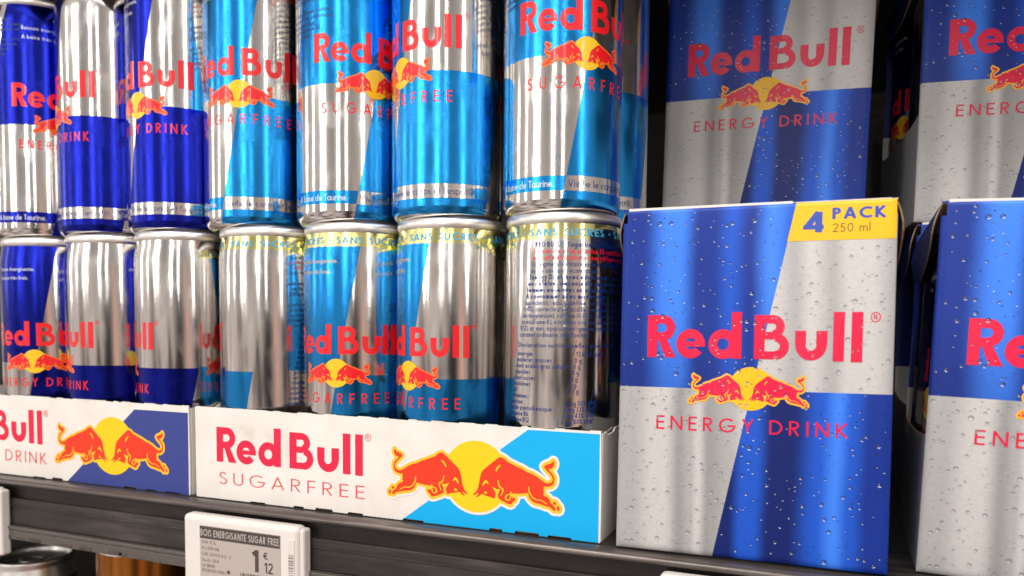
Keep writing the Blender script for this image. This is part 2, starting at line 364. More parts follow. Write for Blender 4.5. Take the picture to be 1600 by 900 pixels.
# ------------------------------------------------------------------ geometric sans lettering, cap height 1
def glyph(ch, w):
    h = w / 2; X = .64; r_ = X / 2
    def l(a, b, c, d): return [thick((a, b), (c, d), w)]
    def v(x, a=0, b=1): return [[(x - h, a), (x + h, a), (x + h, b), (x - h, b)]]
    def hz(y, a, b): return [[(a, y - h), (b, y - h), (b, y + h), (a, y + h)]]
    def bowl(y0, y1, xr, x0=0):
        ry = (y1 - y0) / 2 - h; rx = min(ry, xr - h - x0 - .05); xc = xr - h - rx
        return hz(y0 + h, x0, xc) + hz(y1 - h, x0, xc) + arc(xc, (y0 + y1) / 2, rx, ry, -90, 90, w)
    ring = lambda cx=r_, cy=r_: arc(cx, cy, r_ - h, r_ - h, 0, 360, w)
    acc = {'é': ('e', 1), 'è': ('e', -1), 'à': ('a', -1), 'ê': ('e', 1)}
    if ch in acc:
        p, a = glyph(acc[ch][0], w); s = acc[ch][1]; c = a / 2 - .08
        return p + [thick((c - .09 * s, .76), (c + .09 * s, .92), w * .9)], a
    t = {
     'A': lambda: (l(h, 0, .39, 1) + l(.78 - h, 0, .39, 1) + hz(.30, .14, .64), .78),
     'B': lambda: (v(h) + bowl(.46, 1, .50) + bowl(0, .46 + w, .55), .56),
     'C': lambda: (arc(.48, .5, .48 - h, .5 - h, 48, 312, w), .78),
     'D': lambda: (v(h) + bowl(0, 1, .72), .72),
     'E': lambda: (v(h) + hz(h, 0, .5) + hz(.52, 0, .47) + hz(1 - h, 0, .5), .5),
     'F': lambda: (v(h) + hz(.50, 0, .44) + hz(1 - h, 0, .48), .47),
     'G': lambda: (arc(.48, .5, .48 - h, .5 - h, 46, 352, w) + hz(.46, .50, .96), .94),
     'H': lambda: (v(h) + v(.62 - h) + hz(.52, 0, .62), .62),
     'I': lambda: (v(h), w),
     'J': lambda: (v(.34 - h, .2) + arc(.17, .2, .17 - h, .2 - h, 180, 360, w), .34),
     'K': lambda: (v(h) + l(h, .42, .53, 1) + l(.16, .52, .58, 0), .58),
     'L': lambda: (v(h) + hz(h, 0, .42), .42),
     'M': lambda: (l(h, 0, .17, 1) + l(.17, 1, .46, .1) + l(.46, .1, .75, 1) + l(.75, 1, .92 - h, 0), .92),
     'N': lambda: (v(h) + v(.72 - h) + l(h, 1 - h * .4, .72 - h, h * .4), .72),
     'O': lambda: (arc(.5, .5, .5 - h, .5 - h, 0, 360, w), 1.0),
     'P': lambda: (v(h) + bowl(.42, 1, .52), .52),
     'R': lambda: (v(h) + bowl(.45, 1, .54) + l(.24, .46, .56 - h, 0), .57),
     'S': lambda: (arc(.25, .745, .235 - h, .255 - h, 25, 270, w) + arc(.25, .26 + h * .3, .25 - h, .26 - h * .7, -155, 90, w), .50),
     'T': lambda: (v(.25) + hz(1 - h, 0, .5), .5),
     'U': lambda: (v(h, .3) + v(.62 - h, .3) + arc(.31, .31, .31 - h, .31 - h, 180, 360, w), .62),
     'V': lambda: (l(h, 1, .36, 0) + l(.72 - h, 1, .36, 0), .72),
     'Y': lambda: (l(h, 1, .33, .46) + l(.66 - h, 1, .33, .46) + v(.33, 0, .5), .66),
     'a': lambda: (ring() + v(X - h, 0, X), X), 'b': lambda: (ring() + v(h, 0, 1.05), X),
     'c': lambda: (arc(r_, r_, r_ - h, r_ - h, 50, 310, w), .53), 'd': lambda: (ring() + v(X - h, 0, 1.05), X),
     'e': lambda: (arc(r_, r_, r_ - h, r_ - h, 0, 318, w) + hz(r_, w * .5, X - w * .4), X),
     'f': lambda: (v(.15, 0, .86) + arc(.27, .86, .12, .12, 90, 180, w) + hz(X - h, 0, .32), .30),
     'g': lambda: (ring() + v(X - h, -.1, X) + arc(r_, -.08, r_ - h, .22, 200, 360, w), X),
     'h': lambda: (v(h, 0, 1.05) + arc(.26, .36, .26 - h, .28 - h, 0, 180, w) + v(.52 - h, 0, .37), .52),
     'i': lambda: (v(h, 0, X) + [disc((h, .84), w * .62)], w), 'j': lambda: (v(h, -.2, X) + [disc((h, .84), w * .62)], w),
     'k': lambda: (v(h, 0, 1.05) + l(h, .26, .42, X) + l(.14, .34, .48, 0), .47), 'l': lambda: (v(h, 0, 1.05), w),
     'm': lambda: (v(h, 0, X) + arc(.22, .40, .22 - h, .24 - h, 0, 180, w) + v(.44 - h, 0, .41) + arc(.62 - w * .6, .40, .22 - h, .24 - h, 0, 180, w) + v(.84 - w * .6 - h, 0, .41), .84 - w * .6),
     'n': lambda: (v(h, 0, X) + arc(.26, .36, .26 - h, .28 - h, 0, 180, w) + v(.52 - h, 0, .37), .52),
     'o': lambda: (ring(), X), 'p': lambda: (ring() + v(h, -.35, X), X), 'q': lambda: (ring() + v(X - h, -.35, X), X),
     'r': lambda: (v(h, 0, X) + arc(.24, .38, .24 - h, .26 - h, 50, 180, w), .34),
     's': lambda: (arc(.17, .475, .16 - h, .165 - h, 25, 270, w) + arc(.17, .165 + h * .3, .17 - h, .17 - h * .7, -155, 90, w), .34),
     't': lambda: (v(.15, 0, .88) + hz(X - h, 0, .30), .30),
     'u': lambda: (v(h, .26, X) + v(.52 - h, 0, X) + arc(.26, .26, .26 - h, .26 - h, 180, 360, w), .52),
     'µ': lambda: (v(h, -.3, X) + v(.52 - h, 0, X) + arc(.26, .26, .26 - h, .26 - h, 180, 360, w), .52),
     'v': lambda: (l(h, X, .25, 0) + l(.5 - h, X, .25, 0), .5), 'x': lambda: (l(h, X, .45 - h, 0) + l(h, 0, .45 - h, X), .45),
     'y': lambda: (l(h, X, .25, .0) + l(.5 - h, X, .14, -.35), .5), 'z': lambda: (hz(h, 0, .45) + hz(X - h, 0, .45) + l(.05, h, .40, X - h), .45),
     '0': lambda: (arc(.28, .5, .28 - h, .5 - h, 0, 360, w), .56), '1': lambda: (v(.30) + l(.30 - h * .3, 1 - h, .08, .78), .30 + h),
     '2': lambda: (arc(.27, .73, .27 - h, .27 - h, -35, 170, w) + l(.27 + (.27 - h) * .82, .58, .06, h) + hz(h, 0, .54), .55),
     '3': lambda: (arc(.26, .75, .22 - h, .25 - h, -90, 150, w) + arc(.26, .27, .26 - h, .27 - h, -150, 90, w), .54),
     '4': lambda: (v(.47) + hz(.26, 0, .62) + l(.47, 1, h, .26), .64),
     '5': lambda: (hz(1 - h, .14, .5) + l(.16, 1, .10, .5) + arc(.25, .32, .27 - h, .32 - h, -150, 130, w), .55),
     '6': lambda: (arc(.28, .3, .28 - h, .3 - h, 0, 360, w) + l(.06, .42, .40, 1), .57),
     '8': lambda: (arc(.28, .76, .22 - h, .24 - h, 0, 360, w) + arc(.28, .27, .28 - h, .27 - h, 0, 360, w), .56),
     '.': lambda: ([disc((h, h), w * .62)], w), ',': lambda: ([thick((h, w), (0, -.12), w * .8)], w), ':': lambda: ([disc((h, h), w * .62), disc((h, .5), w * .62)], w),
     '•': lambda: ([disc((.14, .45), .14, 14)], .28), "'": lambda: (v(h, .75, 1), w), '-': lambda: (hz(.33, 0, .3), .3), '/': lambda: (l(0, -.1, .3, 1.05), .3),
     '(': lambda: (arc(.35, .42, .33, .62, 130, 230, w), .2), ')': lambda: (arc(-.15, .42, .33, .62, -50, 50, w), .2), '*': lambda: (l(.1, .7, .1, 1) + l(0, .85, .2, .85), .2),
     '%': lambda: (arc(.14, .8, .14 - h, .2 - h, 0, 360, w) + arc(.5, .2, .14 - h, .2 - h, 0, 360, w) + l(.1, 0, .54, 1), .64),
     '€': lambda: (arc(.42, .5, .36 - h, .5 - h, 55, 305, w) + hz(.58, 0, .5) + hz(.42, 0, .48), .62),
     '®': lambda: (arc(.45, .5, .45, .5, 0, 360, .09, 20) + [thick((.30, .25), (.30, .77), .09), thick((.45, .5), (.62, .25), .09), thick((.3, .73), (.48, .73), .08), thick((.3, .5), (.48, .5), .08)] + arc(.47, .615, .115, .115, -90, 90, .08, 6), .95),
    }.get(ch)
    return t() if t else ([], .3)
def text(s, x, y, size, w=.1, gap=.14, space=.34, width=None, slant=0.0):
    """list of outlines; width squeezes or stretches the line to an exact length"""
    out, cx = [], 0.0
    for ch in s:
        if ch == ' ': cx += space; continue
        p, a = glyph(ch, w); out += [[(cx + q[0], q[1]) for q in g] for g in p]; cx += a + gap
    cx -= gap; k = (width / cx if width else size)
    return [[(x + (q[0]) * k + slant * q[1] * size, y + q[1] * size) for q in g] for g in out]
def wordmark(x, y, wdt, cap):
    """the bold two-word brand name"""
    w = .235; h = w / 2; o = []
    def put(polys, dx): o.extend([[(dx + a, b) for a, b in p] for p in polys])
    box = lambda a, b, c, d: [[(a, b), (c, b), (c, d), (a, d)]]
    put(box(0, 0, w, 1) + box(w - .01, .80, .38, 1) + box(w - .01, .40, .38, .59) + arc(.37, .70, .20, .20, -90, 90, .20, 14) + [[(.26, .45), (.46, .45), (.70, 0), (.43, 0)]], 0)
    rr = .34
    put(arc(rr, .33, rr - .105, rr - .10, 0, 322, .205, 34) + box(.15, .265, .67, .385) + [[(.475, .33), (.68, .33), (.68, .265), (.475, .265)]], .705)
    put(arc(rr, .33, rr - .105, rr - .10, 0, 360, .205, 36) + box(.765 - w, 0, .765, 1.07), 1.465)
    B0 = 2.515
    put(box(0, 0, w, 1) + box(w - .01, .81, .42, 1) + box(w - .01, .45, .45, .62) + box(w - .01, 0, .48, .18) + arc(.41, .735, .165, .17, -90, 90, .19, 14) + arc(.46, .295, .215, .205, -90, 90, .20, 14), B0)
    put(box(0, .34, w, .65) + box(.69 - w, .34, .69, .65) + arc(.345, .34, .345 - h, .34 - .10, 180, 360, w * .93, 20), B0 + .90)
    put(box(0, -.02, w, 1.07), B0 + 1.71); put(box(0, -.03, w, 1.07), B0 + 2.09)
    k = wdt / (B0 + 2.09 + w)
    return [[(x + a * k, y + b * cap) for a, b in p] for p in o]
BULL_BODY=[(0.716,0.604),(0.835,0.569),(0.938,0.484),(1.085,0.424),(1.231,0.367),(1.376,0.319),(1.521,0.241),(1.664,0.206),(1.807,0.137),(1.922,0.066),(2.021,0.007),(2.092,-0.011),(2.176,0.01),(2.232,0.052),(2.25,0.107),(2.23,0.172),(2.173,0.248),(2.088,0.321),(2.016,0.388),(1.993,0.434),(2.043,0.478),(2.113,0.508),(2.197,0.536),(2.258,0.607),(2.289,0.537),(2.263,0.455),(2.207,0.395),(2.121,0.375),(2.149,0.334),(2.22,0.273),(2.274,0.203),(2.295,0.111),(2.282,0.016),(2.233,-0.052),(2.163,-0.09),(2.079,-0.103),(1.997,-0.105),(1.987,-0.184),(1.999,-0.264),(1.98,-0.324),(2.018,-0.356),(2.097,-0.384),(2.171,-0.449),(2.2,-0.535),(2.274,-0.593),(2.342,-0.674),(2.326,-0.732),(2.27,-0.727),(2.227,-0.678),(2.157,-0.642),(2.1,-0.639),(2.015,-0.62),(1.93,-0.596),(1.816,-0.58),(1.716,-0.56),(1.63,-0.5),(1.571,-0.416),(1.553,-0.347),(1.527,-0.322),(1.412,-0.346),(1.239,-0.368),(1.064,-0.375),(1.029,-0.422),(1.065,-0.501),(1.182,-0.479),(1.177,-0.543),(1.113,-0.601),(1.067,-0.671),(1.009,-0.685),(0.891,-0.641),(0.772,-0.597),(0.683,-0.55),(0.662,-0.481),(0.681,-0.382),(0.728,-0.301),(0.716,-0.286),(0.621,-0.294),(0.544,-0.262),(0.49,-0.228),(0.538,-0.301),(0.59,-0.391),(0.611,-0.444),(0.573,-0.494),(0.579,-0.532),(0.541,-0.569),(0.46,-0.538),(0.37,-0.521),(0.295,-0.506),(0.204,-0.475),(0.15,-0.489),(0.084,-0.553),(-0.006,-0.581),(0.039,-0.527),(0.074,-0.465),(0.065,-0.449),(0.008,-0.493),(-0.062,-0.522),(-0.098,-0.509),(-0.023,-0.446),(0.037,-0.371),(0.076,-0.27),(0.096,-0.157),(0.116,-0.044),(0.154,0.098),(0.199,0.185),(0.318,0.291),(0.466,0.412),(0.614,0.533)]
BULL_HOOF=[[(2.354,-0.526),(2.357,-0.548),(2.347,-0.566),(2.327,-0.574),(2.302,-0.57),(2.279,-0.556),(2.265,-0.534),(2.262,-0.512),(2.272,-0.494),(2.292,-0.486),(2.317,-0.49),(2.34,-0.505)],[(2.451,-0.672),(2.446,-0.705),(2.432,-0.726),(2.413,-0.729),(2.393,-0.714),(2.378,-0.684),(2.373,-0.647),(2.377,-0.614),(2.391,-0.593),(2.411,-0.59),(2.431,-0.606),(2.445,-0.635)]]
BULL_LINES=[[(0.733,0.389),(0.736,0.359),(0.681,0.3),(0.64,0.242),(0.608,0.187),(0.581,0.215),(0.616,0.295),(0.669,0.359)],[(0.197,-0.259),(0.199,-0.195),(0.246,-0.111),(0.309,-0.056),(0.367,-0.134),(0.388,-0.187),(0.343,-0.164),(0.304,-0.134),(0.256,-0.193)],[(0.344,-0.418),(0.334,-0.44),(0.31,-0.456),(0.279,-0.459),(0.254,-0.448),(0.245,-0.427),(0.254,-0.405),(0.279,-0.39),(0.309,-0.387),(0.334,-0.398)],[(0.649,-0.041),(0.672,-0.039),(0.694,-0.147),(0.739,-0.218),(0.828,-0.273),(0.823,-0.356),(0.759,-0.48),(0.736,-0.471),(0.788,-0.359),(0.784,-0.291),(0.704,-0.243),(0.665,-0.155)],[(1.554,-0.141),(1.574,-0.139),(1.596,-0.286),(1.677,-0.406),(1.786,-0.472),(1.929,-0.472),(2.099,-0.564),(2.085,-0.581),(1.929,-0.496),(1.787,-0.499),(1.657,-0.435),(1.561,-0.303)],[(1.028,-0.329),(1.063,-0.326),(1.053,-0.404),(0.991,-0.426),(0.933,-0.448),(0.907,-0.505),(0.937,-0.551),(0.99,-0.552),(1.019,-0.516),(1.0,-0.469),(1.035,-0.455),(1.048,-0.519),(1.007,-0.578),(0.925,-0.586),(0.872,-0.544),(0.871,-0.481),(0.912,-0.422),(0.976,-0.4),(1.023,-0.379)]]

def emblem(cx, cy, r_, hd=.085, pale=0.0):
    """two charging bulls before a sun: layers (pale rim), gold rim, sun, bulls, gold lines"""
    def both(P): return [[(cx + a * r_, cy + b * r_) for a, b in p] for p in P] + [[(cx - (a + .33) * r_, cy + b * r_) for a, b in p][::-1] for p in P]
    sun = [disc((cx, cy), r_, 56)]
    hl = both(halo(BULL_BODY, hd) + [q for hf in BULL_HOOF for q in halo(hf, hd)])
    L = []
    if pale: L.append((both(halo(BULL_BODY, hd + pale) + [q for hf in BULL_HOOF for q in halo(hf, hd + pale)]) + [disc((cx, cy), r_ * (1 + pale), 56)], 3))
    L += [(hl, 1), (sun, 0), (both([BULL_BODY] + BULL_HOOF), 2), (both(BULL_LINES), 0)]
    return L
def flat(name, layers, mats, parent, y, cut=None, bow=None):
    V, T, mi = sheet(layers, cut)
    o = obj(name, [(a, y + (bow(a, b) if bow else 0), b) for a, b in V], [t if True else t for t in T], mats, mi, parent)
    if o.data.polygons and sum(p.normal.y for p in o.data.polygons) > 0: o.data.flip_normals()
    return o
def wrapped(name, layers, mats, parent, rad, cut=1.6, rot0=0.0):
    V, T, mi = sheet(layers, cut)
    P, NN = [], []
    for a, b in V:
        t = a / RB + rot0; P.append((rad * math.sin(t), -rad * math.cos(t), b)); NN.append((math.sin(t), -math.cos(t), 0))
    T = [t for t in T]
    o = obj(name, P, T, mats, mi, parent, normals=NN)
    return o

# ------------------------------------------------------------------ shelf and rail (the setting)
def slab(name, parts, mats, bev=0.0):
    bm = bmesh.new()
    for q in parts: add_box(bm, *q[:6], bev=bev, mi=q[6] if len(q) > 6 else 0)
    o = from_bm(name, bm, mats); o['kind'] = 'structure'; return o
slab('shelf', [(-900, 900, 0, 470, -4, 0)], 'shelf_black')
slab('back_panel', [(-900, 900, 472, 480, -420, 700)], 'shelf_black')
slab('shelf_above', [(-900, 900, -34, 470, 300, 306)], 'shelf_black')
slab('lower_shelf', [(-900, 900, 0, 470, -210, -206)], 'shelf_black')

rail = thing('price_rail', 'dark plastic price rail along the front edge of the shelf', 'shelf rail', (0, -6, 0))
bm = bmesh.new(); prof = [(5.5, -.4), (1.5, -.3), (-1.0, -.9), (-2.2, -2.2), (-2.0, -3.4), (-.5, -4.0), (3, -4.2), (5.5, -4.2)]
a = [bm.verts.new((-900, y_, z_)) for y_, z_ in prof]; b = [bm.verts.new((900, y_, z_)) for y_, z_ in prof]
for i in range(len(prof) - 1): bm.faces.new((a[i], b[i], b[i + 1], a[i + 1]))
bm.faces.new(a); bm.faces.new(b[::-1])
from_bm('front_lip', bm, 'rail_lip', rail, True)
bm = bmesh.new(); add_box(bm, -900, 900, 3.0, 5.4, -29, -4.4); from_bm('channel', bm, 'rail_dark', rail)
bm = bmesh.new(); add_box(bm, -900, 900, .8, 2.6, -27.2, -12.2, .3); add_box(bm, -900, 900, .2, .78, -16.6, -15.9, .1); from_bm('insert_strip', bm, 'rail_strip', rail)
bm = bmesh.new(); add_box(bm, -900, 900, -2.0, 2.6, -29.6, -27.6, .4); add_box(bm, -900, 900, -1.4, 1.2, -35.5, -29.9, .5); from_bm('bottom_lip', bm, 'rail_plastic', rail)
random.seed(5)
bm = bmesh.new()
X = -400
while X < 420:
    X += random.uniform(6, 26); add_box(bm, X, X + random.uniform(2, 11), -1.75, -1.45, -35.2 + random.random(), -34.0 + random.random() * 1.2, .1)
eo = from_bm('edge_flecks', bm, 'rail_lip', rail); eo['kind'] = 'stuff'  # random pale flecks along the bottom lip

# ------------------------------------------------------------------ electronic price labels
def price_label(name, label, X, full):
    t = thing(name, label, 'price label', (X, -14.0, -45.3), 'electronic price labels clipped to the rail')
    bm = bmesh.new(); add_box(bm, 0, 69.8, 0, 8, 0, 40, 2.6, 4); add_box(bm, 66, 71.6, 2.2, 8.2, 1, 38.6, 1.2, 2); from_bm('casing', bm, 'case_white', t, False)
    bm = bmesh.new(); add_box(bm, 11.2, 60.2, -.25, .5, 4, 35.4, .12, 1); sc = from_bm('screen', bm, 'screen_grey', t)
    if not full: return t
    bm = bmesh.new(); add_box(bm, 11.5, 59.9, -.40, -.2, 29.0, 35.0); from_bm('headline_bar', bm, 'screen_black', sc)
    flat('headline', [(text('BOIS ENERGISANTE SUGAR FREE', 12, 30.2, 3.4, .17, .16, .42, width=47.4), 0)], 'screen_grey', sc, -.46)
    ink = text('1', 43.2, 16.2, 10.6, .19) + text('€', 50.2, 22.9, 3.4, .12, width=2.6) + text('12', 50.6, 16.2, 5.2, .13, width=5.2)
    bars = []; random.seed(3); xx = 36.5
    while xx < 59: ww = random.choice([.22, .22, .4, .6]); bars.append([(xx, 12.4), (xx + ww, 12.4), (xx + ww, 14.6), (xx, 14.6)]); xx += ww + random.choice([.3, .45, .7])
    sq = [[(28.4, 13.0), (30, 13.0), (30, 14.6), (28.4, 14.6)]]
    flat('price', [(ink + bars + sq, 0)], 'screen_black', sc, -.46)
    rows = [('30 CL', 26.6, 9), ('4 X 250 ML', 23.6, 11), ('CAF. 24 PCS A 2,992', 20.6, 18), ('Stock : 20,0', 17.6, 10.5), ('LA BRUN', 14.9, 8), ('RECHERCHE OFFRE 3', 12.4, 15)]
    flat('small_print', [(sum((text(a.replace('X', 'x'), 12.6, b, 1.5, .13, .14, .3, width=c_) for a, b, c_ in rows), []), 0)], 'screen_faint', sc, -.46)
    bm = bmesh.new(); add_box(bm, 64.4, 68.0, -.2, .4, 8, 33.8); st = from_bm('barcode_sticker', bm, 'tag_paper', t)
    bars = []; zz = 9.0
    while zz < 27: ww = random.choice([.25, .25, .45, .7]); bars.append([(64.7, zz), (67.7, zz), (67.7, zz + ww), (64.7, zz + ww)]); zz += ww + random.choice([.3, .4, .65])
    flat('barcode', [(bars, 0)], 'screen_faint', st, -.26)
    return t
price_label('price_label', 'white electronic price label showing 1 euro 12 under the white and light blue tray', 4.4, True)
price_label('price_label', 'white electronic price label cut off at the left edge of the photo', -204.0, False)
price_label('price_label', 'white electronic price label under the front four-pack, only its top edge in view', 243.0, False)

# ------------------------------------------------------------------ cardboard trays
TRAY_H = 46.7
def nick_outline(x0, x1, z0, z1, seed):
    rg = random.Random(seed); p = []; X = x0
    p.append((x0 + .3, z0)); X = x0 + 6
    while X < x1 - 12:
        L = rg.uniform(5, 11); d = rg.choice([0, 0, .5, .8, 1.1]); p += [(X, z0), (X + .4, z0 + d), (X + L, z0 + d), (X + L + .4, z0)]; X += L + rg.uniform(3, 9)
    p += [(x1 - .3, z0), (x1, z0 + .5), (x1 + rg.uniform(-.3, .2), (z0 + z1) / 2), (x1 - .4, z1)]; X = x1 - 5
    while X > x0 + 8:
        L = rg.uniform(2, 14); d = rg.choice([0, .25, .4, .55]); p += [(X, z1), (X - .3, z1 - d), (X - L, z1 - d * .6), (X - L - .3, z1)]; X -= L + rg.uniform(2, 8)
    p += [(x0 + .4, z1), (x0, z1 - .5)]
    q = [p[0]]
    for c_ in p[1:]:
        if math.hypot(c_[0] - q[-1][0], c_[1] - q[-1][1]) > .05: q.append(c_)
    return q
def tray(name, label, X, kind, seed):
    t = thing(name, label, 'cardboard tray', (X, 0, 0.2), 'open cardboard trays holding the cans'); W = 216
    bm = bmesh.new(); add_plate(bm, nick_outline(0, W, 0, TRAY_H, seed), 0, .8); fp = from_bm('front_panel', bm, 'tray_' + kind, t)
    bm = bmesh.new(); add_plate(bm, [(1.3, .6), (W - 1.3, .6), (W - 1.3, TRAY_H - .8), (1.3, TRAY_H - .8)], 0.82, 1.0); from_bm('front_lining', bm, 'board_brown', t)
    for sx in (0, 1):
        x0 = 0 if sx == 0 else W - .7
        bm = bmesh.new()
        pts = [(1.4, 0), (325, 0), (325, TRAY_H + 1), (22, TRAY_H - 1.0), (19, TRAY_H - 2.5), (10, TRAY_H - 2.8), (8, TRAY_H - 1.2), (1.4, TRAY_H - 1.4)]
        aa = [bm.verts.new((x0 + .0, p[0], p[1])) for p in pts]; bb = [bm.verts.new((x0 + .7, p[0], p[1])) for p in pts]
        bm.faces.new(aa); bm.faces.new(bb[::-1])
        for i in range(len(pts)): bm.faces.new((aa[i], bb[i], bb[(i + 1) % len(pts)], aa[(i + 1) % len(pts)]))
        from_bm('side_panel', bm, 'board_white', t)
    bm = bmesh.new(); add_box(bm, 1.4, W - 1.4, 1.6, 324, .05, .45); from_bm('floor_panel', bm, 'board_brown', t)
    bm = bmesh.new(); add_box(bm, 1.4, W - 1.4, 325.2, 326.2, 0, TRAY_H); from_bm('back_panel', bm, 'board_white', t)
    return t, fp
t2, f2 = tray('can_tray', 'white and light blue cardboard tray of sugarfree cans with the bull emblem', 0, 'light', 2)
lt = wordmark(13.9, 19.2, 87.1, 17.7)
flat('lettering', [(lt, 0)], 'tray_red', f2, -.12)
flat('lettering', [(text('SUGARFREE', 15.4, 7.8, 6.2, .085, .40, width=86.6), 0)], 'tray_thin_red', f2, -.12)
flat('registered_mark', [(text('®', 102.3, 35.3, 3.4, .1), 0)], 'tray_thin_red', f2, -.12)
flat('emblem', emblem(159.2, 23.2, 15.9, .075, .07), ['tray_sun', 'tray_halo', 'tray_bull', 'tray_white'], f2, -.12)
t1, f1 = tray('can_tray', 'white and dark blue cardboard tray of energy drink cans, cut off at the left edge', -220, 'energy', 7)
flat('lettering', [(wordmark(220 - 199.7, 19.8, 87.1, 17.7), 0)], 'tray_red', f1, -.12)
flat('lettering', [(text('ENERGY DRINK', 220 - 198, 8.0, 6.6, .10, .33, .5, width=88), 0)], 'tray_thin_red', f1, -.12)
flat('registered_mark', [(text('®', 220 - 111, 35.6, 3.4, .1), 0)], 'tray_thin_red', f1, -.12)
flat('emblem', emblem(161.9, 22.2, 15.8, .075, 0), ['tray_sun', 'tray_halo', 'tray_bull', 'tray_white'], f1, -.12)

# ------------------------------------------------------------------ cans
RB, CH = 26.4, 137.0
PANEL = {
 'light': [('t', 'RED BULL® Sugarfree. Vivifie le corps et', 0), ('r', 'La niacine et la vitamine B6 contribuent à une', 2), ('r', 'et à un métabolisme énergétique normal.', 2),
  ('n', 'Un régime alimentaire varié et équilibré et un mode', 0), ('n', 'de vie sain sont recommandés.', 0), ('b', 'Energy Drink avec édulcorants - teneur élevée', 0),
  ('b', 'en caféine, déconseillé aux enfants et aux', 0), ('b', 'femmes enceintes ou allaitantes (32 mg/100 ml)', 0), ('b', 'A consommer avec modération.', 0),
  ('n', 'Ingrédients : eau gazéifiée, acidifiant (acide citrique), taurine', 0), ('n', '0,4%), correcteurs d\'acidité (carbonates de sodium, carbonates', 0), ('n', 'de magnésium), caféine (0,03%), édulcorants (sucralose,', 0),
  ('n', 'acésulfame-K), vitamines (niacine, acide pantothénique, B6,', 0), ('n', 'B12), arômes, épaississant (gomme xanthane), colorants', 0), ('n', 'caramel ordinaire, riboflavines).', 0)],
 'energy': [('t', 'RED BULL® Energy Drink. Vivifie le corps', 0), ('b', 'Boisson énergisante à base de taurine - teneur', 0), ('b', 'élevée en caféine, déconseillé aux enfants et', 0),
  ('b', 'aux femmes enceintes ou allaitantes.', 0), ('n', 'A consommer avec modération. Ingrédients : eau, sucre,', 0), ('n', 'glucose, acidifiant acide citrique, dioxyde de carbone,', 0),
  ('n', 'taurine (0,4%), correcteurs d\'acidité (carbonates de', 0), ('n', 'sodium), caféine (0,03%), vitamines (niacine, acide', 0), ('n', 'pantothénique, B6, B12), arômes, colorants.', 0)]}
TABLE = [('énergie', '13 kJ (3 kcal)', ''), ('matières grasses', '0 g', ''), ('dont acides gras saturés', '0 g', ''), ('glucides', '0 g', ''), ('dont sucres', '0 g', ''), ('protéines', '0 g', ''), ('sel', '0,1 g', ''),
         ('vitamines :', '', ''), ('niacine', '8 mg', '50% VNR*'), ('acide pantothénique', '2 mg', '33% VNR*'), ('vitamine B6', '2 mg', '43% VNR*'), ('vitamine B12', '2 µg', '80% VNR*')]
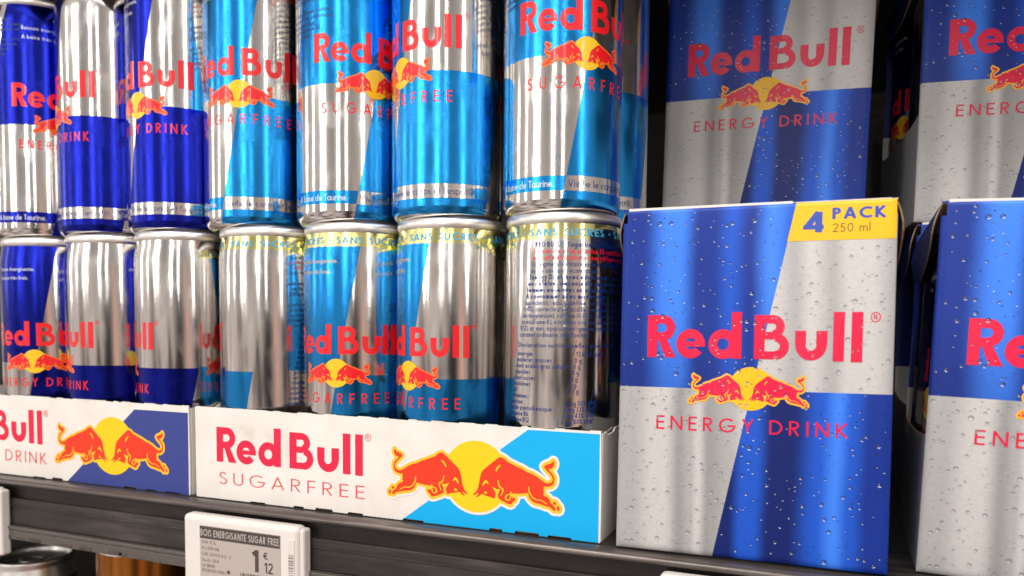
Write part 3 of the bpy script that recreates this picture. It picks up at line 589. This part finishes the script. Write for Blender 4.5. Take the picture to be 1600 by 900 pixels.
def make_can(kind, label):
    t = thing('drink_can', label, 'drink can')
    bm = bmesh.new()
    add_lathe(bm, [(0, 9), (10, 8), (17, 4.5), (20.6, .6), (21.6, 0), (22.6, .3), (24.2, 1.3), (25.5, 2.6), (26.2, 4.2), (RB, 6.2), (RB, 40), (RB, 80), (RB, 120), (26.36, 122.5), (26.2, 124.6), (25.9, 127), (25.5, 129.4), (25.2, 131.4), (25.05, 132.6)])
    from_bm('body', bm, kind, t, True)
    bm = bmesh.new()
    add_lathe(bm, [(25.0, 132.2), (25.55, 132.6), (25.85, 133.3), (25.92, 134.6), (25.8, 135.8), (25.3, 136.7), (24.5, 137.0), (23.9, 136.6), (23.5, 135.4), (22.9, 131.5), (22.2, 130.2), (21.4, 130.6), (20.6, 131.4), (0, 131.6)])
    from_bm('lid', bm, 'lid_metal', t, True)
    # front print, arc length in mm measured from the sun
    hw = RB * R(66)
    wrapped('lettering', [(wordmark(-hw, SUN_Z + 9.0, 2 * hw, 13.2), 0)], 'can_red', t, RB + .05)
    sub = text('SUGARFREE', -RB * R(57), SUN_Z - 14.6, 5.0, .13, .62, width=2 * RB * R(57)) if kind == 'light' else text('ENERGY DRINK', -RB * R(58), SUN_Z - 14.6, 5.0, .15, .40, .5, width=2 * RB * R(58))
    wrapped('lettering', [(sub, 0)], 'can_red', t, RB + .05)
    wrapped('registered_mark', [(text('®', hw + 1.2, SUN_Z + 21.5, 2.4, .1), 0)], 'can_red', t, RB + .05)
    wrapped('emblem', emblem(0, SUN_Z, 6.8, .09), ['can_yellow', 'can_orange', 'can_red'], t, RB + .07)
    # slogans on the band near the foot
    wrapped('slogan', [(text('A base de Taurine.', -RB * R(90), 10.9, 3.0, .11, .13, .34, width=RB * R(60)), 0)], 'ink_light', t, RB + .05)
    wrapped('slogan', [(text("Vivifie le corps et l'esprit®.", -RB * R(17), 10.9, 3.0, .11, .12, .34, width=RB * R(98)), 0)], 'ink_blue', t, RB + .05)
    wrapped('fine_print', [(text('SFRS 13', RB * R(104), 7.4, 1.5, .13, .3) + text('10W300028', RB * R(104), 3.6, 1.2, .13, .2) + [[(RB * R(104), 6.0), (RB * R(116), 6.0), (RB * R(116), 6.2), (RB * R(104), 6.2)]], 0)], 'ink_navy', t, RB + .05)
    gold = text('Boisson énergisante.', -RB * R(52), SUN_Z + 52, 2.1, .13, .16, .4) + text('A boire très frais.', -RB * R(52), SUN_Z + 47, 2.1, .13, .16, .4)
    wrapped('serving_note', [(gold, 0)], 'ink_gold' if kind == 'light' else 'ink_light', t, RB + .05)
    if kind == 'light':
        # the ring of text on the sloping shoulder
        polys = []; n = 4
        for k in range(n): polys += text('SANS SUCRES •', k * 2 * math.pi * 25.6 / n, 126.9, 3.1, .17, .18, .5, width=2 * math.pi * 25.6 / n - 2.6)
        V, T, mi = sheet([(polys, 0)], 1.6); P = []
        for a_, b_ in V:
            th = a_ / 25.6; rr = 26.2 + (b_ - 124.6) * (25.5 - 26.2) / (129.4 - 124.6) + .14; P.append((rr * math.sin(th), -rr * math.cos(th), b_))
        obj('shoulder_text', P, T, 'ink_cyan', mi, t)
    # ingredients panel on the bare metal at the back, leaning like the colour seams
    lean = .46 * RB * math.pi / 180
    ed = lambda z_: RB * R(170) + lean * (z_ - 84)
    blue, red, bold = [], [], []
    z_ = 122.2
    for st, s_, g_ in PANEL[kind]:
        wgt = {'t': .17, 'r': .16, 'n': .14, 'b': .21}[st]; sz = {'t': 2.3, 'r': 2.3, 'n': 2.15, 'b': 2.2}[st]
        kx = {'t': .90, 'r': .86, 'n': .80, 'b': .92}[st]
        p = text(s_, 0, 0, sz, wgt, .17, .30); p = [[(ed(z_) + a_ * kx, z_ + b_) for a_, b_ in q] for q in p]
        (red if st == 'r' else blue).extend(p); z_ -= 2.7
    z0 = z_ - .6 if kind == 'light' else 92.0
    blue += [[(ed(z0) + a_, z0 + b_) for a_, b_ in q] for q in text('Déclaration nutritionnelle / pour 100 ml', 0, -1.1, 2.0, .16, .17, .34)]
    LW = 40
    rule = lambda za, xa=0, xb=LW: blue.append([(ed(za) - 1 + xa, za), (ed(za) - 1 + xb, za), (ed(za) - 1 + xb, za + .22), (ed(za) - 1 + xa, za + .22)])
    rule(z0 + 1.9); rule(z0 - 2.1); zb = z0 - 2.1 - 12 * 2.6 - 1.2; rule(zb)
    for xa in (0, 27.5, LW): blue.append(thick((ed(z0 + 1.9) - 1 + xa, z0 + 1.9), (ed(zb) - 1 + xa, zb), .22))
    zz = z0 - 4.8
    for a1, a2, a3 in TABLE:
        for s_, dx in ((a1, .6), (a2, 27.9), (a3, 33.2)):
            if s_: blue += [[(ed(zz) + dx + p[0] * .86, zz + p[1]) for p in q] for q in text(s_, 0, 0, 2.1, .16, .16, .3)]
        zz -= 2.6
    wrapped('ingredients_panel', [(blue, 0), (red, 1)], ['ink_blue', 'ink_red'], t, RB + .05, cut=None)
    return t
Z = lambda deg: Matrix.Rotation(R(deg), 3, 'Z')
# x, turn of the emblem (deg, + to the right), level
XU = {6: 187.5, 5: 130.6, 4: 76.5, 3: 18.5, 2: -35.0, 1: -88.2, 0: -141.5}; XL = {6: 189.2, 5: 133.2, 4: 80.2, 3: 27.2, 2: -31.7, 1: -84.8, 0: -137.9}
def canx(i, up): return (XU if up else XL)[i]
LOWZ, UPZ = .75, 136.9
cans = [
 (6, 'light', 1, 42, 'rightmost light blue sugarfree can of the front top layer, whole emblem facing out'),
 (5, 'light', 1, -26, 'top-layer sugarfree can with the end of its red name and the registered mark showing'),
 (4, 'light', 1, 60, 'top-layer sugarfree can turned so only the first word of its red name shows'),
 (3, 'light', 1, 21, 'leftmost top-layer sugarfree can, standing right beside the dark blue cans'),
 (2, 'energy', 1, -5, 'dark blue energy drink can in the top layer touching the first light blue can'),
 (1, 'energy', 1, -31, 'silver-topped energy drink can in the top layer, middle of the three dark blue ones'),
 (0, 'energy', 1, 83, 'top-layer energy drink can at the left edge, its blue top and rim showing'),
 (6, 'light', 0, 164, 'lower sugarfree can turned to its ingredients and nutrition table, beside the front four-pack'),
 (5, 'light', 0, -22, 'lower sugarfree can with a wide silver right half, next to the can showing its ingredients'),
 (4, 'light', 0, 10.5, 'lower sugarfree can with its whole bull emblem facing out in the light blue tray'),
 (3, 'light', 0, -100, 'lower sugarfree can almost all bare silver, first in the light blue tray'),
 (2, 'energy', 0, -61, 'lower energy drink can mostly silver, last on the right in the dark blue tray'),
 (1, 'energy', 0, -44, 'lower energy drink can between a blue-topped can and a mostly silver can'),
 (0, 'energy', 0, 31, 'lower energy drink can with blue top and whole bull emblem at the left edge')]
GROUP = {'energy': 'dark blue energy drink cans in the left tray', 'light': 'light blue sugarfree cans in the right tray'}
proto = {}
def place_can(kind, label, loc, deg, group=None, scale=None):
    if kind not in proto:
        o = proto[kind] = make_can(kind, label); o.location = Vector(loc) * S; o.rotation_euler = (0, 0, R(deg))
        if group: o['group'] = group
    else: o = copy_thing(proto[kind], 'drink_can', label, loc, Z(deg), group)
    o.scale = (scale,) * 3 if scale else (1, 1, 1)
    return o
for i, kind, up, th, lab in cans:
    place_can(kind, lab, (canx(i, up), 27.7 if up == 0 else 27.6, UPZ if up else LOWZ), th, GROUP[kind])
place_can('light', 'second-row sugarfree can whose edge shows in shade right of the top layer', (187.6, 81, UPZ), -22, GROUP['light'])
place_can('light', 'lower sugarfree can in the second row, hidden behind the ingredients can', (189.0, 81, LOWZ), 100, GROUP['light'])

# ------------------------------------------------------------------ four-packs
rgd = random.Random(11); drops = []
while len(drops) < 780:
    u_, v_ = rgd.uniform(1.5, PW - 1.5), rgd.uniform(2, PH - 2)
    r_ = rgd.choice([.22, .25, .28, .32, .36, .4, .5, .62, .8, .95]) * rgd.uniform(.62, 1.08)
    if any((u_ - a) ** 2 + (v_ - b) ** 2 < (r_ + c + .45) ** 2 for a, b, c in drops): continue
    if v_ > 119 and u_ > 61: continue
    drops.append((u_, v_, r_))
def cres(c, r_, a0, a1, th_, n=8):
    o = []
    for i in range(n + 1):
        a = R(a0 + (a1 - a0) * i / n); o.append((c[0] + r_ * math.cos(a), c[1] + r_ * math.sin(a)))
    for i in range(n, -1, -1):
        a = R(a0 + (a1 - a0) * i / n); k = r_ - th_ * math.sin(math.pi * i / n) - .01; o.append((c[0] + k * math.cos(a), c[1] + k * math.sin(a)))
    return o
def isblue(u_, v_): return (u_ < 38.2 + .2044 * v_) == (v_ > PDIV)
def drop_layers():
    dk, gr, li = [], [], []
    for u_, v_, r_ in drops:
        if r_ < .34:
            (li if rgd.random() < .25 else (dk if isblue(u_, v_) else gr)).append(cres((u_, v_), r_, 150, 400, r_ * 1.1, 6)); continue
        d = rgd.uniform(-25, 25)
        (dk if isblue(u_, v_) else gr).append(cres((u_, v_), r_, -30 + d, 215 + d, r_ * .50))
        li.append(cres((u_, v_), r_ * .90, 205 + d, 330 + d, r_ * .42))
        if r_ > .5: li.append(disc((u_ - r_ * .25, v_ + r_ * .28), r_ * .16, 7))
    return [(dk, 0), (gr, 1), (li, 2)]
def bow(a, b):
    u_, v_ = min(max(a / PW, 0), 1), min(max(b / PH, 0), 1)
    e = min(a, PW - a, b, (PH - b) * 1.5); roll = .75 * max(0, 1 - e / 2.2) ** 2
    d = .25 * math.sin(u_ * 9.1 + 1.3) * math.sin(v_ * 7.3) + .18 * math.sin(u_ * 17 + v_ * 11)
    k = math.sin(math.pi * u_) * math.sin(math.pi * v_)
    wob = (math.sin(b * .9) + math.sin(b * .37 + 2)) * .07 * (max(0, 1 - min(a, PW - a) / 5))
    return roll + wob - 1.3 * k ** .6 + d * k
def make_pack(label):
    t = thing('four_pack', label, 'drink four-pack', (0, 0, 0))
    D_, b_ = 100.0, .6
    # face: a slightly bowed sheet of board with soft folds at its edges
    bm = bmesh.new(); us = [0, .25, .6, 1.1, 1.8, 3] + [3 + (PW - 6) * i / 30 for i in range(1, 30)] + [PW - 3, PW - 1.8, PW - 1.1, PW - .6, PW - .25, PW]
    vz = [0, .25, .6, 1.1, 1.8, 3] + [3 + (PH - 8.4) * i / 40 for i in range(1, 41)] + [PH - 4, PH - 3, PH - 1.8, PH - 1.1, PH - .6, PH - .25, PH]
    gr = [[bm.verts.new((a, bow(a, b), b)) for b in vz] for a in us]
    gb = [[bm.verts.new((a, bow(a, b) + .55, b)) for b in vz] for a in us]
    nu, nv = len(us), len(vz)
    for i in range(nu - 1):
        for j in range(nv - 1):
            if (us[i + 1] < 1.85 or us[i] > PW - 1.85) and PH - 5.5 < vz[j] and vz[j + 1] < PH - .55: continue      # die-cut notch at the fold
            bm.faces.new((gr[i][j], gr[i + 1][j], gr[i + 1][j + 1], gr[i][j + 1])); bm.faces.new((gb[i][j], gb[i][j + 1], gb[i + 1][j + 1], gb[i + 1][j])).material_index = 1
    for i in range(nu - 1):
        for j in (0, nv - 1): bm.faces.new((gr[i][j], gr[i + 1][j], gb[i + 1][j], gb[i][j])).material_index = 1
    for j in range(nv - 1):
        for i in (0, nu - 1): bm.faces.new((gr[i][j], gr[i][j + 1], gb[i][j + 1], gb[i][j])).material_index = 1
    f_ = from_bm('front_panel', bm, ['pack_face', 'board_brown'], t, True)
    for p in f_.data.polygons: p.use_smooth = p.material_index == 0
    bm = bmesh.new(); add_box(bm, 2.2, 64.5, .35, 1.45, PH - .9, PH + .55, .1); add_box(bm, 64.6, PW - 2.2, .62, 1.45, PH - .9, PH + .1); add_box(bm, .4, PW - .4, 1.5, D_, PH - b_ - .1, PH - .02); from_bm('top_panel', bm, 'board_white', t)  # raised white strip at the front stands in for the fold's highlight
    bm = bmesh.new(); add_box(bm, .2, PW - .2, 1.0, D_, .05, b_); from_bm('bottom_panel', bm, 'board_brown', t)
    bm = bmesh.new(); add_box(bm, .2, PW - .2, D_ + .05, D_ + b_, .05, PH); from_bm('back_panel', bm, 'pack_left', t)
    for sx, mt in ((0, 'pack_left'), (1, 'pack_right')):
        x0, x1 = (0.02, b_) if sx == 0 else (PW - b_, PW - .02)
        # low side wall, its top edge dipping in the middle
        bm = bmesh.new(); pts = [(1.0, .6), (D_, .6), (D_, 53)] + [(D_ / 2 + (D_ / 2 - 3) * math.cos(R(q)), 51.5 - 2.5 * math.sin(R(q))) for q in range(10, 180, 10)] + [(1.0, 50)]
        def side(bm, pts, x0, x1, out=None):
            aa = [bm.verts.new((x0 + (out(p) if out else 0), p[0], p[1])) for p in pts]; bb = [bm.verts.new((x1 + (out(p) if out else 0), p[0], p[1])) for p in pts]
            k = len(pts); fs = [bm.faces.new(aa), bm.faces.new(bb[::-1])]
            for i in range(k): fs.append(bm.faces.new((aa[i], bb[i], bb[(i + 1) % k], aa[(i + 1) % k])))
            for f in fs[2:]: f.material_index = 1
        side(bm, pts, x0, x1); from_bm('side_panel', bm, [mt, 'board_brown'], t)
        # rounded flap folded down from the top
        sg = -1 if sx == 0 else 1
        bm = bmesh.new(); pts = [(3.0, PH - 1.0), (D_ - 3, PH - 1.0)] + [(D_ / 2 + (D_ / 2 - 3) * math.cos(R(q)), PH - 5 - 20 * math.sin(R(q))) for q in range(0, 181, 9)]
        side(bm, pts, x0, x1, lambda p: sg * 2.6 * math.sin(min(1, (PH - p[1]) / 14) * math.pi * .6)); from_bm('side_flap', bm, [mt, 'board_brown'], t)
    flat('lettering', [(wordmark(11.2, 77.3, 78.5, 16.7), 0)], 'pack_red', f_, -.14, 2.5, bow)
    flat('lettering', [(text('ENERGY DRINK', 15.5, 48.9, 5.4, .12, .36, .52, width=69.8), 0)], 'pack_red', f_, -.14, 2.5, bow)
    flat('registered_mark', [(text('®', 92.3, 91.6, 3.4, .1), 0)], 'pack_red', f_, -.14, 2.5, bow)
    flat('emblem', emblem(51.2, 65.9, 8.3, .085), ['pack_yellow', 'pack_halo', 'pack_red'], f_, -.14, 2.5, bow)
    zs = [121.6 + 1.43 * i for i in range(10)] + [135.0, 135.5, 135.95]
    flat('pack_size_patch', [([[(62.9 + .2 * (a - 121.6), a), (PW - .35, a), (PW - .35, b), (62.9 + .2 * (b - 121.6), b)] for a, b in zip(zs, zs[1:])], 0)], 'pack_yellow', f_, -.12, 1.2, bow)
    flat('pack_size_lettering', [(text('4', 68.3, 124.6, 7.6, .21, width=7.4) + text('PACK', 78.3, 129.3, 4.2, .20, .16, width=17.6), 0), (text('250 ml', 78.6, 124.5, 3.2, .09, .18, .45, width=12.6), 1)], ['pack_blue_ink', 'brown_ink'], f_, -.20, 1.5, bow)
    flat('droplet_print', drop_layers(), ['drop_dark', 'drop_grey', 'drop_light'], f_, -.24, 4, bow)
    return t
PG = 'four-packs of energy drink'
def pose(loc, yaw, pitch, roll): return Vector(loc) * S, rot(yaw, pitch, roll).to_euler()
packs = [
 ('front four-pack of energy drink with its whole face and yellow corner in view', (223.4, -3.33, .6), (.0149, -.0445, -.0045), 1),
 ('four-pack of energy drink set back above the yellow-cornered front four-pack', (215.3, 115.6, 144.2), (.0143, .0113, .0181), 1),
 ('lower right four-pack of energy drink with a dark blue rounded side flap', (333.7, 9.3, .6), (-.0153, -.0393, .0304), 1),
 ('four-pack of energy drink in the top right corner, cans seen through its side', (337.0, 111.5, 141.2), (.105, -.029, .0151), 1),
 ('four-pack of energy drink hidden behind the front one, carrying the upper pack', (215.3, 117, .6), (.0143, 0, 0), 1.045),
 ('four-pack of energy drink hidden behind the right hand one, carrying the upper right pack', (338.6, 112.5, .6), (.0, 0, 0), 1.026)]
pp = None
for lab, loc, (ya, pi_, ro), sz in packs:
    if pp is None: o = pp = make_pack(lab); o['group'] = PG
    else: o = copy_thing(pp, 'four_pack', lab, loc, None, PG)
    o.location = Vector(loc) * S; o.rotation_euler = rot(ya, pi_, ro).to_euler(); o.scale = (1, 1, sz)
def in_pack(k, u_, dy, deg, lab):
    lab0, loc, (ya, pi_, ro), sz = packs[k]
    p = Vector(loc) + rot(ya, pi_, ro) @ Vector((u_, dy, .8))
    o = place_can('energy', lab, p, 0, 'energy drink cans inside the four-packs', .925)
    o.rotation_euler = (rot(ya, pi_, ro) @ Z(deg)).to_euler()
in_pack(2, 25.0, 26, -72, 'energy drink can inside the lower right four-pack, red letters below its blue flap')
in_pack(2, 25.0, 75.5, 150, 'energy drink can at the back of the right edge four-pack, in shadow')
in_pack(3, 25.0, 26, 160, 'energy drink can with small print inside the top right four-pack, front one of two')
in_pack(3, 25.0, 75.5, -60, 'energy drink can inside the top right four-pack, rear one of two in the dark gap')

# ------------------------------------------------------------------ tall orange cans on the shelf below
def orange(label, loc, tall):
    t = thing('drink_can', label, 'drink can', loc, 'cans on the shelf below')
    bm = bmesh.new(); add_lathe(bm, [(0, 6), (18, 4), (21.6, 0), (24, 2.5), (26.2, 8), (26.4, 12), (26.4, tall - 15)]); from_bm('body', bm, 'orange_can', t, True)
    bm = bmesh.new(); add_lathe(bm, [(26.4, tall - 14.9), (25.8, tall - 11), (24.8, tall - 6), (24.5, tall - 4.4), (25.4, tall - 3.5), (25.5, tall - 1.2), (24.8, tall), (23.9, tall - .4), (23.2, tall - 3), (22.6, tall - 6.2), (21.5, tall - 6.6), (0, tall - 5.6)]); from_bm('lid', bm, 'lid_metal', t, True)
    bm = bmesh.new(); add_lathe(bm, [(8.6, tall - 4.2), (8.4, tall - 3.6), (5.6, tall - 3.6), (5.4, tall - 4.2)], 32); add_box(bm, -3, 3, 4, 13, tall - 4.4, tall - 3.7, .3); from_bm('pull_tab', bm, 'lid_metal', t, True)
    return t
orange('orange can on the shelf below at lower left, its silver rim in view', (-208, 62, -206), 134.5)
orange('plain orange can on the shelf below, partly hidden by the rail and price label', (-92, 50, -206), 172)
